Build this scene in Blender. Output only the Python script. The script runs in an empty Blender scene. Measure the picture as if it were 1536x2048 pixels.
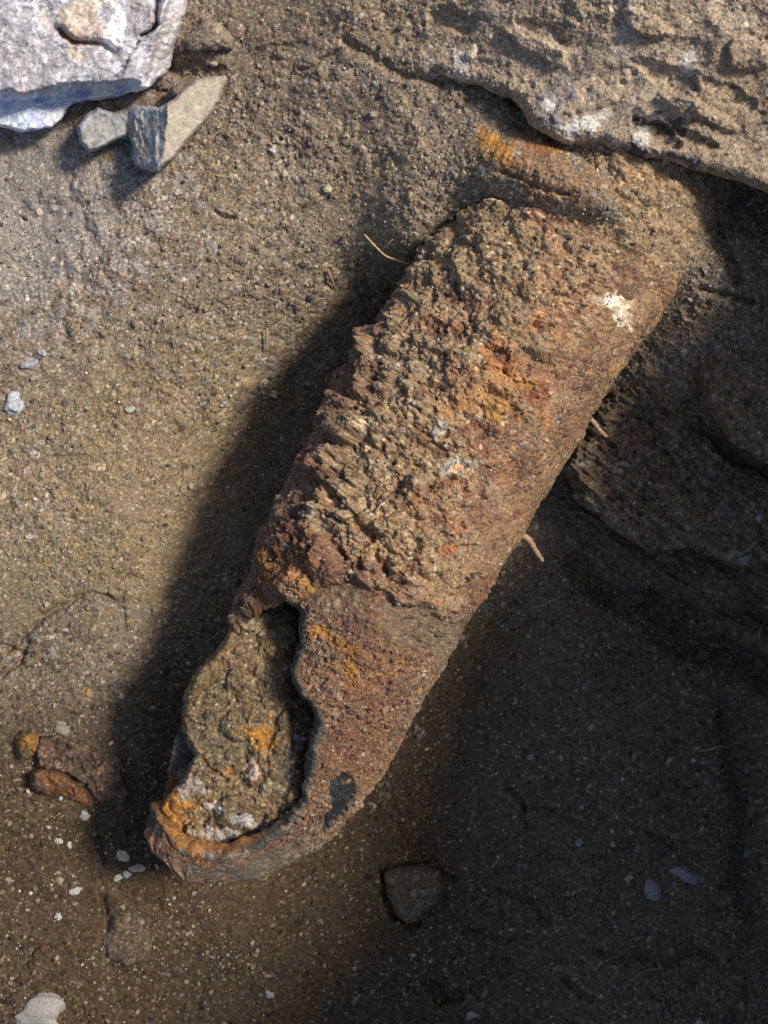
import bpy, math
import numpy as np
# ------------------------------------------------------------------ camera, light, exposure
S = bpy.context.scene
H = 0.65                      # camera height (m) above the reference level
K0 = 0.00025                  # metres per photo pixel at that level
cam_d = bpy.data.cameras.new('camera'); cam = bpy.data.objects.new('camera', cam_d)
S.collection.objects.link(cam); S.camera = cam
cam.location = (0, 0, H)
cam_d.sensor_fit = 'VERTICAL'; cam_d.sensor_height = 24.0
cam_d.lens = 24.0*H/(2048*K0)
cam_d.clip_start = 0.01; cam_d.clip_end = 50
cam_d.dof.use_dof = True; cam_d.dof.focus_distance = 0.60; cam_d.dof.aperture_fstop = 11
SUN_EL, SUN_AZ = math.radians(52), math.radians(19)          # azimuth from +x
world = bpy.data.worlds.new('World'); S.world = world; world.use_nodes = True
nt = world.node_tree; bg = nt.nodes['Background']
sky = nt.nodes.new('ShaderNodeTexSky'); sky.sky_type = 'NISHITA'; sky.sun_disc = False; sky.dust_density = 2.5
sky.sun_elevation = SUN_EL; sky.sun_rotation = math.pi/2-SUN_AZ
nt.links.new(sky.outputs[0], bg.inputs[0]); bg.inputs[1].default_value = 0.085
sun_d = bpy.data.lights.new('sun', 'SUN'); sun = bpy.data.objects.new('sun', sun_d)
S.collection.objects.link(sun)
sun_d.energy = 3.5; sun_d.angle = math.radians(10); sun_d.color = (1, .88, .72)
sun.rotation_euler = (0, math.pi/2-SUN_EL, SUN_AZ)
S.view_settings.view_transform = 'Standard'; S.view_settings.look = 'None'
S.view_settings.exposure = 0.22; S.view_settings.gamma = 1; S.view_settings.use_curve_mapping = False
S.render.engine = 'CYCLES'; S.cycles.max_bounces = 4; S.cycles.diffuse_bounces = 3
S.cycles.use_denoising = False

# ------------------------------------------------------------------ numpy helpers
F = np.float32
def kz(z): return K0*(H-z)/H
def W(px, py, z):
    k = kz(z); return np.stack([(px-768)*k, (1024-py)*k, z+0*k], -1)
def proj(x, y, z):
    k = kz(z); return x/k+768, 1024-y/k
_tabs = {}
def tab(seed, ch=1):
    if (seed, ch) not in _tabs:
        _tabs[(seed, ch)] = np.random.default_rng(seed).random((256, 256, ch)).astype(F)
    return _tabs[(seed, ch)]
def vn(x, y, seed):
    t = tab(seed)[..., 0]
    x0 = np.floor(x); y0 = np.floor(y); fx = (x-x0).astype(F); fy = (y-y0).astype(F)
    ix = x0.astype(np.int64) & 255; iy = y0.astype(np.int64) & 255
    jx = (ix+1) & 255; jy = (iy+1) & 255
    fx = fx*fx*fx*(fx*(fx*6-15)+10); fy = fy*fy*fy*(fy*(fy*6-15)+10)
    a = t[ix, iy]*(1-fx)+t[jx, iy]*fx; b = t[ix, jy]*(1-fx)+t[jx, jy]*fx
    return (a*(1-fy)+b*fy)*2-1
def fbm(x, y, size, octs, seed, gain=.5, ridged=False):
    """noise in -1..1 with features about `size` wide"""
    s = 0; a = 1; n = 0; f = 1/size
    c, d = math.cos(.6), math.sin(.6)
    for o in range(octs):
        v = vn(x*f+17*o, y*f-9*o, seed+o*7)
        if ridged: v = 1-2*np.abs(v)
        s = s+a*v; n += a; a *= gain; f *= 2.03
        x, y = x*c-y*d, x*d+y*c
    return s/n
def sst(a, b, x):
    t = np.clip((x-a)/(b-a), 0, 1); return t*t*(3-2*t)
def stamp(x, y, cell, prob, seed, rmin=.3, rmax=.62):
    """domes of grains scattered on a jittered grid -> height (same unit as x) and random id 0..1"""
    t = tab(seed, 5); cx = np.floor(x/cell).astype(np.int64); cy = np.floor(y/cell).astype(np.int64)
    best = np.zeros(x.shape, F); bid = np.zeros(x.shape, F)
    for dx in (-1, 0, 1):
        for dy in (-1, 0, 1):
            ix = cx+dx; iy = cy+dy; r = t[ix & 255, iy & 255]
            r2 = t[(ix+91) & 255, (iy+37) & 255, 0]
            gx = (ix+.5+(r[..., 0]-.5)*.9)*cell; gy = (iy+.5+(r[..., 1]-.5)*.9)*cell
            rad = (rmin+(rmax-rmin)*r[..., 2])*cell
            ax = 1+.5*(r2-.5); qx = (x-gx)*ax; qy = (y-gy)/ax
            sh = (r2-.5)*.8; d2 = (qx+sh*qy)**2+qy**2
            h = np.sqrt(np.maximum(rad*rad-d2, 0))*(.55+.5*r2)
            h = np.where(r[..., 3] < prob, h, 0)
            m = h > best; best = np.where(m, h, best); bid = np.where(m, r[..., 4], bid)
    return best.astype(F), bid
PAL = np.array([(.26,.205,.14),(.20,.15,.10),(.30,.25,.18),(.17,.13,.09),(.23,.19,.145),(.27,.20,.125),
                (.36,.31,.24),(.14,.125,.11),(.09,.085,.085),(.22,.22,.20),(.42,.37,.28),(.28,.215,.14),
                (.055,.055,.06),(.34,.35,.34),(.55,.50,.40),(.36,.25,.15)], F)
PALR = np.array([(.20,.10,.06),(.15,.075,.05),(.26,.15,.09),(.11,.06,.045),(.30,.17,.09),(.17,.10,.075),
                 (.22,.17,.12),(.27,.155,.09),(.09,.055,.05),(.26,.22,.17),(.34,.185,.085),(.18,.13,.10),
                 (.10,.09,.09),(.40,.35,.28),(.40,.23,.09),(.24,.12,.07)], F)
def soil(x, y, seed=1, tint=(.24,.192,.14), rough=1.0, gritty=None, pal=PAL, lump=1.0, mixc=.85, cs=1.0, big=1.0):
    """relief of granular soil in photo pixels (about mean 0) and its colour"""
    x = x.astype(F); y = y.astype(F)
    if gritty is None: gritty = sst(-.35, .35, fbm(x, y, 150, 3, seed+50))
    h = lump*(fbm(x, y, 60, 4, seed+1, .55)*6 + fbm(x, y, 22, 3, seed+2, .6)*3.4*(.45+.9*gritty) + np.minimum(fbm(x, y, 11, 2, seed+8)+.25, 0)*5*gritty)
    wx = x+fbm(x, y, 9, 2, seed+21)*2.2; wy = y+fbm(x, y, 9, 2, seed+22)*2.2
    col = np.ones(x.shape+(3,), F)*np.array(tint, F)
    col *= (1+.22*fbm(x, y, 110, 3, seed+3)+.16*fbm(x, y, 12, 2, seed+4))[..., None]
    col *= 1+np.stack([fbm(x, y, 210, 2, seed+5)*.07, 0*x, -fbm(x, y, 210, 2, seed+5)*.10], -1)
    g = np.zeros(x.shape, F)
    for cell, prob, amp, s2 in ((5.2, .93, .75, 11), (8.5, .42, .8, 12), (15, .10, .75, 13), (27, .014, .6, 14)):
        pr = prob*(.35+.65*gritty)*(big if cell > 9 else 1) if cell > 6 else prob
        cell = cell*cs
        hh, idd = stamp(wx, wy, cell, pr, seed+s2)
        lvl = hh*amp; m = (lvl > g) & (hh > cell*.08)
        ci = pal[np.minimum((idd*16).astype(int), 15)]
        f = idd*157 % 1
        cc = ci*(.62+.8*f)[..., None]
        if cell > 14: cc = cc*1.2
        mm = (m*mixc*(.8 if cell < 6 else .95))[..., None]
        col = col*(1-mm)+cc*mm
        g = np.maximum(g, lvl)
    h = h+rough*(g*(.45+.75*gritty)-1.2)
    return h.astype(F), col
def polysd(px, py, poly):
    """signed distance, positive inside"""
    P = np.array(poly, F)[:, :2]; n = len(P); sh = px.shape; x = px.ravel(); y = py.ravel()
    d = np.full(x.shape, 1e12, F); ins = np.zeros(x.shape, bool)
    for i in range(n):
        a = P[i]; b = P[(i+1) % n]; e = b-a
        t = np.clip(((x-a[0])*e[0]+(y-a[1])*e[1])/max(e @ e, 1e-9), 0, 1)
        d = np.minimum(d, (x-a[0]-t*e[0])**2+(y-a[1]-t*e[1])**2)
        c = ((a[1] > y) != (b[1] > y))
        with np.errstate(divide='ignore', invalid='ignore'):
            xi = a[0]+(y-a[1])/(b[1]-a[1]+1e-9)*e[0]
        ins ^= c & (x < xi)
    d = np.sqrt(d); return np.where(ins, d, -d).reshape(sh).astype(F)
def blob(x, y, cx, cy, rx, ry=None, ang=0, n=None, k=.7):
    ry = ry or rx; c, s = math.cos(math.radians(ang)), math.sin(math.radians(ang))
    dx = (x-cx); dy = (y-cy); u = (dx*c+dy*s)/rx; v = (-dx*s+dy*c)/ry
    r = 1-np.sqrt(u*u+v*v)
    if n is not None: r = r+k*n
    return sst(0, .35, r)
def paint(col, w, c, mult=None):
    w = w[..., None]; c = np.array(c, F)
    lum = (col.mean(-1, keepdims=True)/.17)          # keeps the grain by grain variation
    return col*(1-w)+c*(.45+.55*lum)*w

# ------------------------------------------------------------------ materials
def granular(name, rough=.92, bump=.5, fine=1500, spec=.25, var=.35):
    m = bpy.data.materials.new(name); m.use_nodes = True; t = m.node_tree; N = t.nodes; L = t.links
    b = N['Principled BSDF']; at = N.new('ShaderNodeAttribute'); at.attribute_name = 'Col'
    co = N.new('ShaderNodeTexCoord')
    vo = N.new('ShaderNodeTexVoronoi'); vo.inputs['Scale'].default_value = fine
    no = N.new('ShaderNodeTexNoise'); no.inputs['Scale'].default_value = fine*.45; no.inputs['Detail'].default_value = 4
    L.new(co.outputs['Object'], vo.inputs['Vector']); L.new(co.outputs['Object'], no.inputs['Vector'])
    sp = N.new('ShaderNodeSeparateColor'); L.new(vo.outputs['Color'], sp.inputs[0])
    mr = N.new('ShaderNodeMapRange'); mr.inputs['To Min'].default_value = 1-var; mr.inputs['To Max'].default_value = 1+var
    L.new(sp.outputs[0], mr.inputs[0])
    mx = N.new('ShaderNodeMix'); mx.data_type = 'RGBA'; mx.blend_type = 'MULTIPLY'; mx.inputs[0].default_value = 1
    L.new(at.outputs['Color'], mx.inputs[6]); L.new(mr.outputs[0], mx.inputs[7])
    L.new(mx.outputs[2], b.inputs['Base Color'])
    ad = N.new('ShaderNodeMath'); ad.operation = 'SUBTRACT'
    L.new(no.outputs[0], ad.inputs[0]); L.new(vo.outputs['Distance'], ad.inputs[1])
    bp = N.new('ShaderNodeBump'); bp.inputs['Strength'].default_value = bump; bp.inputs['Distance'].default_value = .0005
    L.new(ad.outputs[0], bp.inputs['Height']); L.new(bp.outputs[0], b.inputs['Normal'])
    ga = N.new('ShaderNodeAttribute'); ga.attribute_name = 'Gloss'
    m2 = N.new('ShaderNodeMapRange'); m2.inputs['To Min'].default_value = rough; m2.inputs['To Max'].default_value = .42
    L.new(ga.outputs['Fac'], m2.inputs[0]); L.new(m2.outputs[0], b.inputs['Roughness'])
    b.inputs['Specular IOR Level'].default_value = spec
    return m
def plain(name, c1, c2, scale, rough=.7, bump=.4, spec=.3):
    m = bpy.data.materials.new(name); m.use_nodes = True; t = m.node_tree; N = t.nodes; L = t.links
    b = N['Principled BSDF']; co = N.new('ShaderNodeTexCoord'); no = N.new('ShaderNodeTexNoise')
    no.inputs['Scale'].default_value = scale; no.inputs['Detail'].default_value = 6; no.inputs['Roughness'].default_value = .65
    L.new(co.outputs['Object'], no.inputs['Vector'])
    r = N.new('ShaderNodeValToRGB'); r.color_ramp.elements[0].position = .35; r.color_ramp.elements[1].position = .65
    r.color_ramp.elements[0].color = (*c1, 1); r.color_ramp.elements[1].color = (*c2, 1)
    L.new(no.outputs[0], r.inputs[0]); L.new(r.outputs[0], b.inputs['Base Color'])
    bp = N.new('ShaderNodeBump'); bp.inputs['Strength'].default_value = bump; bp.inputs['Distance'].default_value = .0006
    L.new(no.outputs[0], bp.inputs['Height']); L.new(bp.outputs[0], b.inputs['Normal'])
    b.inputs['Roughness'].default_value = rough; b.inputs['Specular IOR Level'].default_value = spec
    return m
M_soil = granular('soil'); M_rock = granular('dusty_rock', bump=.35, fine=1900, var=.22)
M_rust = granular('rusted_iron', rough=.85, bump=.6, spec=.35); M_grit = granular('grit_grain', rough=.75, bump=.2, var=.12)

# ------------------------------------------------------------------ mesh makers
def tag(o, label=None, cat=None, group=None, kind=None):
    for k, v in (('label', label), ('category', cat), ('group', group), ('kind', kind)):
        if v: o[k] = v
    return o
def mesh(name, V, Q, mat, col=None, gloss=None, parent=None, loc=None):
    me = bpy.data.meshes.new(name); V = np.ascontiguousarray(V, F).reshape(-1, 3); Q = np.ascontiguousarray(Q, np.int32)
    if loc is not None: V = V-np.array(loc, F)
    n = Q.shape[1]
    me.vertices.add(len(V)); me.vertices.foreach_set('co', V.ravel())
    me.loops.add(Q.size); me.loops.foreach_set('vertex_index', Q.ravel())
    me.polygons.add(len(Q)); me.polygons.foreach_set('loop_start', np.arange(0, Q.size, n, dtype=np.int32))
    me.polygons.foreach_set('use_smooth', np.ones(len(Q), bool))
    me.update(calc_edges=True)
    if col is not None:
        a = me.color_attributes.new('Col', 'FLOAT_COLOR', 'POINT')
        c = np.ones((len(V), 4), F); c[:, :3] = np.clip(col.reshape(-1, 3), .01, .85); a.data.foreach_set('color', c.ravel())
    if gloss is not None:
        a = me.attributes.new('Gloss', 'FLOAT', 'POINT'); a.data.foreach_set('value', np.ascontiguousarray(gloss, F).ravel())
    me.materials.append(mat); o = bpy.data.objects.new(name, me); S.collection.objects.link(o)
    if parent is not None: o.parent = parent
    if loc is not None: o.location = loc
    return o
def empty(name, loc):
    o = bpy.data.objects.new(name, None); S.collection.objects.link(o); o.location = loc; o.empty_display_size = .02; return o
def gridq(n, m, flip=False):
    i = np.arange(n*m).reshape(n, m); q = np.stack([i[:-1, :-1], i[:-1, 1:], i[1:, 1:], i[1:, :-1]], -1).reshape(-1, 4)
    return q[:, ::-1] if flip else q
def slab(name, poly, ztop, zbot, mat, step=2.2, jag=(14, 4), seed=5, parent=None, colfn=None, **sk):
    """a solid block: outline poly (photo pixels), top and bottom heights as functions of (px, py, distance inside the rim)"""
    P = np.array(poly, F); x0, y0 = P.min(0)[:2]-20; x1, y1 = P.max(0)[:2]+20
    xs = np.arange(x0, x1, step, dtype=F); ys = np.arange(y0, y1, step, dtype=F)
    py, px = np.meshgrid(ys, xs, indexing='ij')
    d = polysd(px, py, poly)+fbm(px, py, jag[0]*3, 4, seed, .6)*jag[1]*1.3
    h, col = soil(px, py, seed, **sk)
    zt = ztop(px, py, d)+h*K0*sst(-2, 14, d); zb = zbot(px, py, d)
    zt = np.maximum(zt, zb+.0004)
    if colfn is not None: col = colfn(px, py, d, col)
    A = W(px, py, zt); B = W(px, py, zb)
    cell = (d[:-1, :-1] > 0) & (d[:-1, 1:] > 0) & (d[1:, 1:] > 0) & (d[1:, :-1] > 0)
    n, m = px.shape; idx = np.arange(n*m).reshape(n, m); Q = gridq(n, m, True).reshape(n-1, m-1, 4)[cell]
    nb = n*m; faces = [Q, Q[:, ::-1]+nb]
    c = np.pad(cell, 1)
    for (sl, a, b) in (((slice(0, -2), slice(1, -1)), (0, 0), (0, 1)), ((slice(2, None), slice(1, -1)), (1, 1), (1, 0)),
                       ((slice(1, -1), slice(0, -2)), (1, 0), (0, 0)), ((slice(1, -1), slice(2, None)), (0, 1), (1, 1))):
        e = cell & ~c[sl]; I, J = np.nonzero(e)
        p = idx[I+a[0], J+a[1]]; q = idx[I+b[0], J+b[1]]
        faces.append(np.stack([p, q, q+nb, p+nb], -1))
    Fq = np.concatenate(faces); V = np.concatenate([A.reshape(-1, 3), B.reshape(-1, 3)])
    C = np.concatenate([col.reshape(-1, 3)]*2)
    used, inv = np.unique(Fq, return_inverse=True)
    V = V[used]; base = None
    if parent is None:
        base = (float(V[:, 0].mean()), float(V[:, 1].mean()), float(V[:, 2].min()))
    return mesh(name, V, inv.reshape(-1, 4), mat, C[used], parent=parent, loc=base)
def surface_nets(D, org, h):
    """quads of the zero level of D (negative inside)"""
    ins = D < 0; n = D.shape
    def cor(a, i, j, k): return a[i:n[0]-1+i, j:n[1]-1+j, k:n[2]-1+k]
    cnt = sum(cor(ins, i, j, k).astype(np.int8) for i in (0, 1) for j in (0, 1) for k in (0, 1))
    act = (cnt > 0) & (cnt < 8); idx = np.full(act.shape, -1, np.int64); I = np.argwhere(act); idx[act] = np.arange(len(I))
    acc = np.zeros((len(I), 3)); num = np.zeros(len(I))
    for ax in range(3):
        o = [a for a in range(3) if a != ax]
        for p in (0, 1):
            for q in (0, 1):
                a = [0, 0, 0]; a[o[0]] = p; a[o[1]] = q; b = list(a); b[ax] = 1
                da = D[I[:, 0]+a[0], I[:, 1]+a[1], I[:, 2]+a[2]]; db = D[I[:, 0]+b[0], I[:, 1]+b[1], I[:, 2]+b[2]]
                m = (da < 0) != (db < 0); t = np.where(m, da/np.where(m, da-db, 1), 0)
                pt = np.tile(np.array(a, float), (len(I), 1)); pt[:, ax] = t; acc[m] += pt[m]; num[m] += 1
    V = (I+acc/num[:, None])*h+np.array(org); Q = []
    for ax in range(3):
        o = [(ax+1) % 3, (ax+2) % 3]
        s0 = [slice(1, -1)]*3; s0[ax] = slice(0, n[ax]-1); s1 = list(s0); s1[ax] = slice(1, n[ax])
        a = ins[tuple(s0)]; b = ins[tuple(s1)]
        for sgn in (1, -1):
            E = np.argwhere((a & ~b) if sgn > 0 else (~a & b)); E = E+np.array([0 if i == ax else 1 for i in range(3)])
            c = []
            for du, dv in ((0, 0), (-1, 0), (-1, -1), (0, -1)):
                g = E.copy(); g[:, o[0]] += du; g[:, o[1]] += dv; c.append(idx[g[:, 0], g[:, 1], g[:, 2]])
            q = np.stack(c, -1); Q.append(q if sgn > 0 else q[:, ::-1])
    return V, np.concatenate(Q)
def subdiv(V, Q):
    E = np.sort(np.stack([Q, np.roll(Q, -1, 1)], -1).reshape(-1, 2), 1); key = E[:, 0]*len(V)+E[:, 1]
    u, inv = np.unique(key, return_inverse=True); a, b = u//len(V), u % len(V)
    me = (V[a]+V[b])/2; mf = V[Q].mean(1); ne = len(V); nf = ne+len(me); e = inv.reshape(-1, 4)+ne
    f = np.arange(len(Q))+nf; N = []
    for i in range(4): N.append(np.stack([Q[:, i], e[:, i], f, e[:, i-1]], -1))
    return np.concatenate([V, me, mf]), np.concatenate(N)
def vnormals(V, Q):
    a = V[Q[:, 2]]-V[Q[:, 0]]; b = V[Q[:, 3]]-V[Q[:, 1]]; n = np.cross(a, b); N = np.zeros_like(V)
    for i in range(4):
        for k in range(3): N[:, k] += np.bincount(Q[:, i], n[:, k], len(V))
    return N/np.maximum(np.linalg.norm(N, axis=1), 1e-12)[:, None]
def smooth(V, Q, it=2):
    for _ in range(it):
        A = np.zeros_like(V); c = np.zeros(len(V))
        for i in range(4):
            for j in (1, 3):
                t = V[Q[:, (i+j) % 4]]
                for k in range(3): A[:, k] += np.bincount(Q[:, i], t[:, k], len(V))
                c += np.bincount(Q[:, i], minlength=len(V))
        V = .5*V+.5*A/np.maximum(c, 1)[:, None]
    return V
_t = (1+5**.5)/2
ICO = np.array([(-1,_t,0),(1,_t,0),(-1,-_t,0),(1,-_t,0),(0,-1,_t),(0,1,_t),(0,-1,-_t),(0,1,-_t),(_t,0,-1),(_t,0,1),(-_t,0,-1),(-_t,0,1)], F)/F(1.902)
ICF = np.array([(0,11,5),(0,5,1),(0,1,7),(0,7,10),(0,10,11),(1,5,9),(5,11,4),(11,10,2),(10,7,6),(7,1,8),(3,9,4),(3,4,2),(3,2,6),(3,6,8),(3,8,9),(4,9,5),(2,4,11),(6,2,10),(8,6,7),(9,8,1)])
def grit(name, pos, rad, col, parent=None, seed=3, loc=None):
    """loose grains, each a small angular stone"""
    r = np.random.default_rng(seed); n = len(pos)
    sc = r.uniform(.6, 1.25, (n, 1, 3)); wob = r.uniform(.78, 1.15, (n, 12, 1)); V = ICO[None]*sc*wob
    q = r.normal(size=(n, 4)); q /= np.linalg.norm(q, axis=1)[:, None]; w, x, y, z = q.T
    R = np.stack([1-2*(y*y+z*z), 2*(x*y-z*w), 2*(x*z+y*w), 2*(x*y+z*w), 1-2*(x*x+z*z), 2*(y*z-x*w), 2*(x*z-y*w), 2*(y*z+x*w), 1-2*(x*x+y*y)], -1).reshape(n, 3, 3)
    V = np.einsum('nij,nkj->nki', R, V)*rad[:, None, None]+pos[:, None]
    Q = ICF[None]+12*np.arange(n)[:, None, None]
    o = mesh(name, V.reshape(-1, 3), Q.reshape(-1, 3), M_grit, np.repeat(col[:, None], 12, 1), parent=parent, loc=loc)
    o.data.polygons.foreach_set('use_smooth', np.zeros(n*20, bool)); return o

# ------------------------------------------------------------------ ground
CP = np.array([
 (-400,-300,.05),(-400,600,.02),(-400,1400,-.02),(-400,2300,-.05),(700,-400,.09),(1500,-400,.09),(2000,0,.08),(2000,500,.02),(2000,1000,-.03),(2000,2200,-.07),(700,2400,-.07),
 (0,0,.03),(0,300,.03),(0,600,.018),(0,900,.0),(0,1150,-.008),(0,1300,-.018),(0,1500,-.022),(0,1800,-.03),(0,2048,-.035),
 (300,400,.038),(300,700,.016),(300,1000,-.004),(300,1200,-.02),(250,1400,-.028),(200,1600,-.028),(300,1900,-.035),(290,1720,-.025),(450,1800,-.03),
 (500,200,.055),(500,500,.034),(480,750,.002),(450,950,-.022),(400,1150,-.035),(330,1350,-.038),(350,1550,-.04),
 (650,100,.072),(700,300,.055),(740,440,.042),(800,220,.072),(850,350,.068),(650,600,.006),(600,750,-.035),(550,900,-.045),(740,560,.0),
 (930,250,.080),(900,350,.074),(895,410,.062),(855,450,.055),(810,500,.042),(940,375,.074),(985,335,.090),(1000,400,.078),(1070,410,.089),(1150,430,.091),(1240,455,.088),(1060,335,.098),(1120,320,.099),(1180,335,.100),(1250,380,.095),(1320,430,.082),(1365,500,.068),(1450,500,.055),(1536,600,.02),(1350,620,.03),
 (850,800,-.06),(700,1200,-.06),(500,1600,-.055),(900,600,-.04),(1100,550,.02),(1150,700,-.02),
 (1250,760,-.02),(1180,900,-.045),(1080,1100,-.06),(1000,1300,-.07),(850,1550,-.07),(700,1800,-.055),(900,1900,-.07),(1200,1500,-.08),(1300,1800,-.085),
 (1536,1300,-.085),(1536,1700,-.088),(1536,2048,-.085),(1100,2048,-.08),(1400,1000,-.06),(1536,900,-.03),
 (700,0,.085),(1100,100,.075),(1536,250,.055),(1300,330,.075),(1450,400,.045),(1100,230,.074),(1210,300,.084)], float)
def tps_fit(C):
    X = C[:, :2]/1000; n = len(X); r2 = ((X[:, None]-X[None])**2).sum(-1); Kk = r2*np.log(r2+1e-9)*.5+np.eye(n)*.002
    A = np.zeros((n+3, n+3)); A[:n, :n] = Kk; A[:n, n] = 1; A[:n, n+1:] = X; A[n, :n] = 1; A[n+1:, :n] = X.T
    return X, np.linalg.solve(A, np.r_[C[:, 2], 0, 0, 0])
TX, TW = tps_fit(CP)
_gx = np.linspace(-500, 2100, 261); _gy = np.linspace(-500, 2500, 301)
_G = np.zeros((261, 301))
for i, xx in enumerate(_gx):
    q = np.stack([np.full(301, xx), _gy], -1)/1000; r2 = ((q[:, None]-TX[None])**2).sum(-1)
    _G[i] = (r2*np.log(r2+1e-9)*.5) @ TW[:-3]+TW[-3]+q @ TW[-2:]
_G = _G.astype(F)
def zbase(px, py):
    a = np.clip((px+500)/10, 0, 259.99); b = np.clip((py+500)/10, 0, 299.99); i = a.astype(int); j = b.astype(int); a = a-i; b = b-j
    return (_G[i, j]*(1-a)*(1-b)+_G[i+1, j]*a*(1-b)+_G[i, j+1]*(1-a)*b+_G[i+1, j+1]*a*b)
def crack(px, py, pts, wid, dep, seed):
    """a crack following a polyline: negative height in photo pixels"""
    d = np.full(px.shape, 1e9, F); jx = fbm(px, py, 26, 3, seed)*9; jy = fbm(px, py, 26, 3, seed+1)*9
    X = px+jx; Y = py+jy
    for a, b in zip(pts[:-1], pts[1:]):
        e = (b[0]-a[0], b[1]-a[1]); t = np.clip(((X-a[0])*e[0]+(Y-a[1])*e[1])/(e[0]**2+e[1]**2), 0, 1)
        d = np.minimum(d, (X-a[0]-t*e[0])**2+(Y-a[1]-t*e[1])**2)
    return -dep*np.exp(-d/(wid*wid))
CR = [([(1150,1130),(1215,1192),(1290,1200),(1370,1278),(1450,1288),(1540,1350),(1640,1345)],27,62),([(1330,1180),(1420,1215),(1560,1225)],34,30),([(1460,1420),(1500,1600),(1490,1800)],30,40),([(20,1300),(60,1255),(110,1215),(180,1190),(240,1200)],6,14),([(240,1200),(250,1260)],4,9),([(0,1350),(40,1330),(55,1290)],6,16),
 ([(770,1740),(765,1780),(790,1830),(830,1850)],8,26),([(790,1735),(850,1725)],4,12),([(880,1740),(910,1760)],7,18),
 ([(1020,1580),(1050,1610),(1050,1650)],4,14),([(1050,1615),(1110,1620)],4,10),([(1195,1900),(1250,1922),(1300,1908),(1345,1925),(1390,1898),(1425,1918)],9,14),
 ([(1300,1670),(1340,1690)],5,12),([(860,1960),(880,2000),(920,1990)],9,22),([(200,1680),(205,1730)],5,12),([(210,1800),(220,1860)],7,16),
 ([(340,130),(365,150),(385,148)],8,20),([(430,425),(450,440),(470,438)],5,12),([(690,80),(745,115),(800,150),(880,165)],8,14),([(1140,1640),(1190,1660)],5,10),
 ([(1440,480),(1465,520),(1475,560)],12,34),([(1400,580),(1440,590),(1500,600),(1560,605)],7,22),([(1350,430),(1330,420)],5,12),([(1420,430),(1445,470)],7,22),
 ([(1100,880),(1150,960),(1200,1010),(1280,1080)],6,16),([(1230,900),(1300,980),(1350,1010)],5,12),([(1190,1190),(1290,1260),(1400,1320)],9,20),
 ([(600,140),(670,110)],5,9),([(1000,340),(1090,380),(1140,385)],4,8),([(655,540),(665,575)],5,8),([(0,1290),(60,1310)],6,14),
 ([(1100,280),(1150,305),(1200,335)],9,12),([(1020,250),(1060,270)],6,12),([(1250,440),(1290,460)],4,10),
 ([(930,1850),(1010,1880),(1060,1870)],5,10),([(1000,1780),(1060,1800),(1100,1850)],5,11),([(1130,1960),(1180,2000)],6,14)]
def detail(px, py):
    h = fbm(px, py, 260, 3, 301)*14+fbm(px, py, 90, 3, 311)*6
    rt = sst(1050, 1200, px+.0*py)*sst(500, 900, py)*(1-sst(1250, 1450, py))
    u = px*.63+py*-.78; v = px*.78+py*.63               # strata on the right hand bank
    h = h+rt*fbm(u/1.0, v/3.2, 34, 4, 333, .55, True)*13
    up = (1-sst(350, 520, py))*sst(900, 1000, px)*.7
    h = h+up*fbm(px, py, 40, 4, 337, .6, True)*10
    up2 = sst(1300, 1380, px)*(1-sst(620, 700, py)); h = h+up2*fbm(px, py, 55, 4, 341, .6, True)*16
    for i, (p, w_, d_) in enumerate(CR): h = h+crack(px, py, p, w_, d_, 400+i*3)
    # a few raised crusts and crumbly patches
    for cx, cy, rx, ry, a, hh in ((300,1900,75,60,20,6),(140,1270,110,50,-25,7),(440,90,60,45,0,12),(380,60,40,50,0,10),(330,165,30,18,-20,9),(560,60,80,50,0,6),(470,560,130,40,-25,7),(120,860,200,50,-30,6),(1010,1830,110,50,15,7),(1200,1760,80,60,0,7)):
        h = h+blob(px, py, cx, cy, rx, ry, a, fbm(px, py, 30, 3, 350+cx), .5)*hh
    return h
def gline(a, b, st, lo, hi, n):
    f = np.arange(a, b, st); g = np.geomspace(1, lo, n)
    return np.concatenate([(a-g)[::-1], f, b+np.geomspace(1, hi, n)]).astype(F)
gx = gline(-70, 1610, 1.75, 2600, 3000, 90); gy = gline(-70, 2120, 1.75, 2600, 3000, 90)
py, px = np.meshgrid(gy, gx, indexing='ij')
fade = sst(3000, 500, np.abs(px-768)) if False else 1
hz, hc = soil(px, py, 1, cs=.9, big=.5)
ja = fbm(px, py, 26, 3, 921)*10; jb = fbm(px, py, 26, 3, 922)*10; gm = sst(-.1, .5, fbm(px, py, 190, 3, 923))
hz = hz+gm*(stamp(px+ja, py+jb, 58, .4, 924, .3, .65)[0]*.28+stamp(px+ja+9, py+jb, 27, .5, 925, .3, .65)[0]*.4+stamp(px+ja*.5, py+jb*.5, 14, .4, 926, .3, .65)[0]*.4)
zg = zbase(px, py)+(detail(px, py)+hz)*K0
n1 = fbm(px, py, 24, 4, 901)
hc = paint(hc, blob(px, py, 1005, 295, 50, 24, 35, n1, .8)*.9, (.42, .2, .035))
hc = paint(hc, blob(px, py, 1085, 295, 30, 14, 30, n1, .9)*.8, (.36, .15, .04))
hc = paint(hc, blob(px, py, 1080, 340, 130, 60, 25, n1, .9)*.55, (.26, .14, .07))
hc = paint(hc, blob(px, py, 1300, 430, 120, 40, 40, n1, .9)*.45, (.27, .16, .07))
hc = paint(hc, blob(px, py, 330, 1750, 260, 120, 20, n1, .9)*.35, (.17, .13, .07))
hc = paint(hc, blob(px, py, 100, 1150, 320, 100, -15, n1, .9)*.30, (.24, .19, .10))
hc = paint(hc, blob(px, py, 60, 420, 330, 290, 0, n1, .9)*.6, (.35, .33, .31))
hc = paint(hc, blob(px, py, 380, 950, 330, 300, 0, n1, .9)*.45, (.26, .195, .105))
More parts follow.
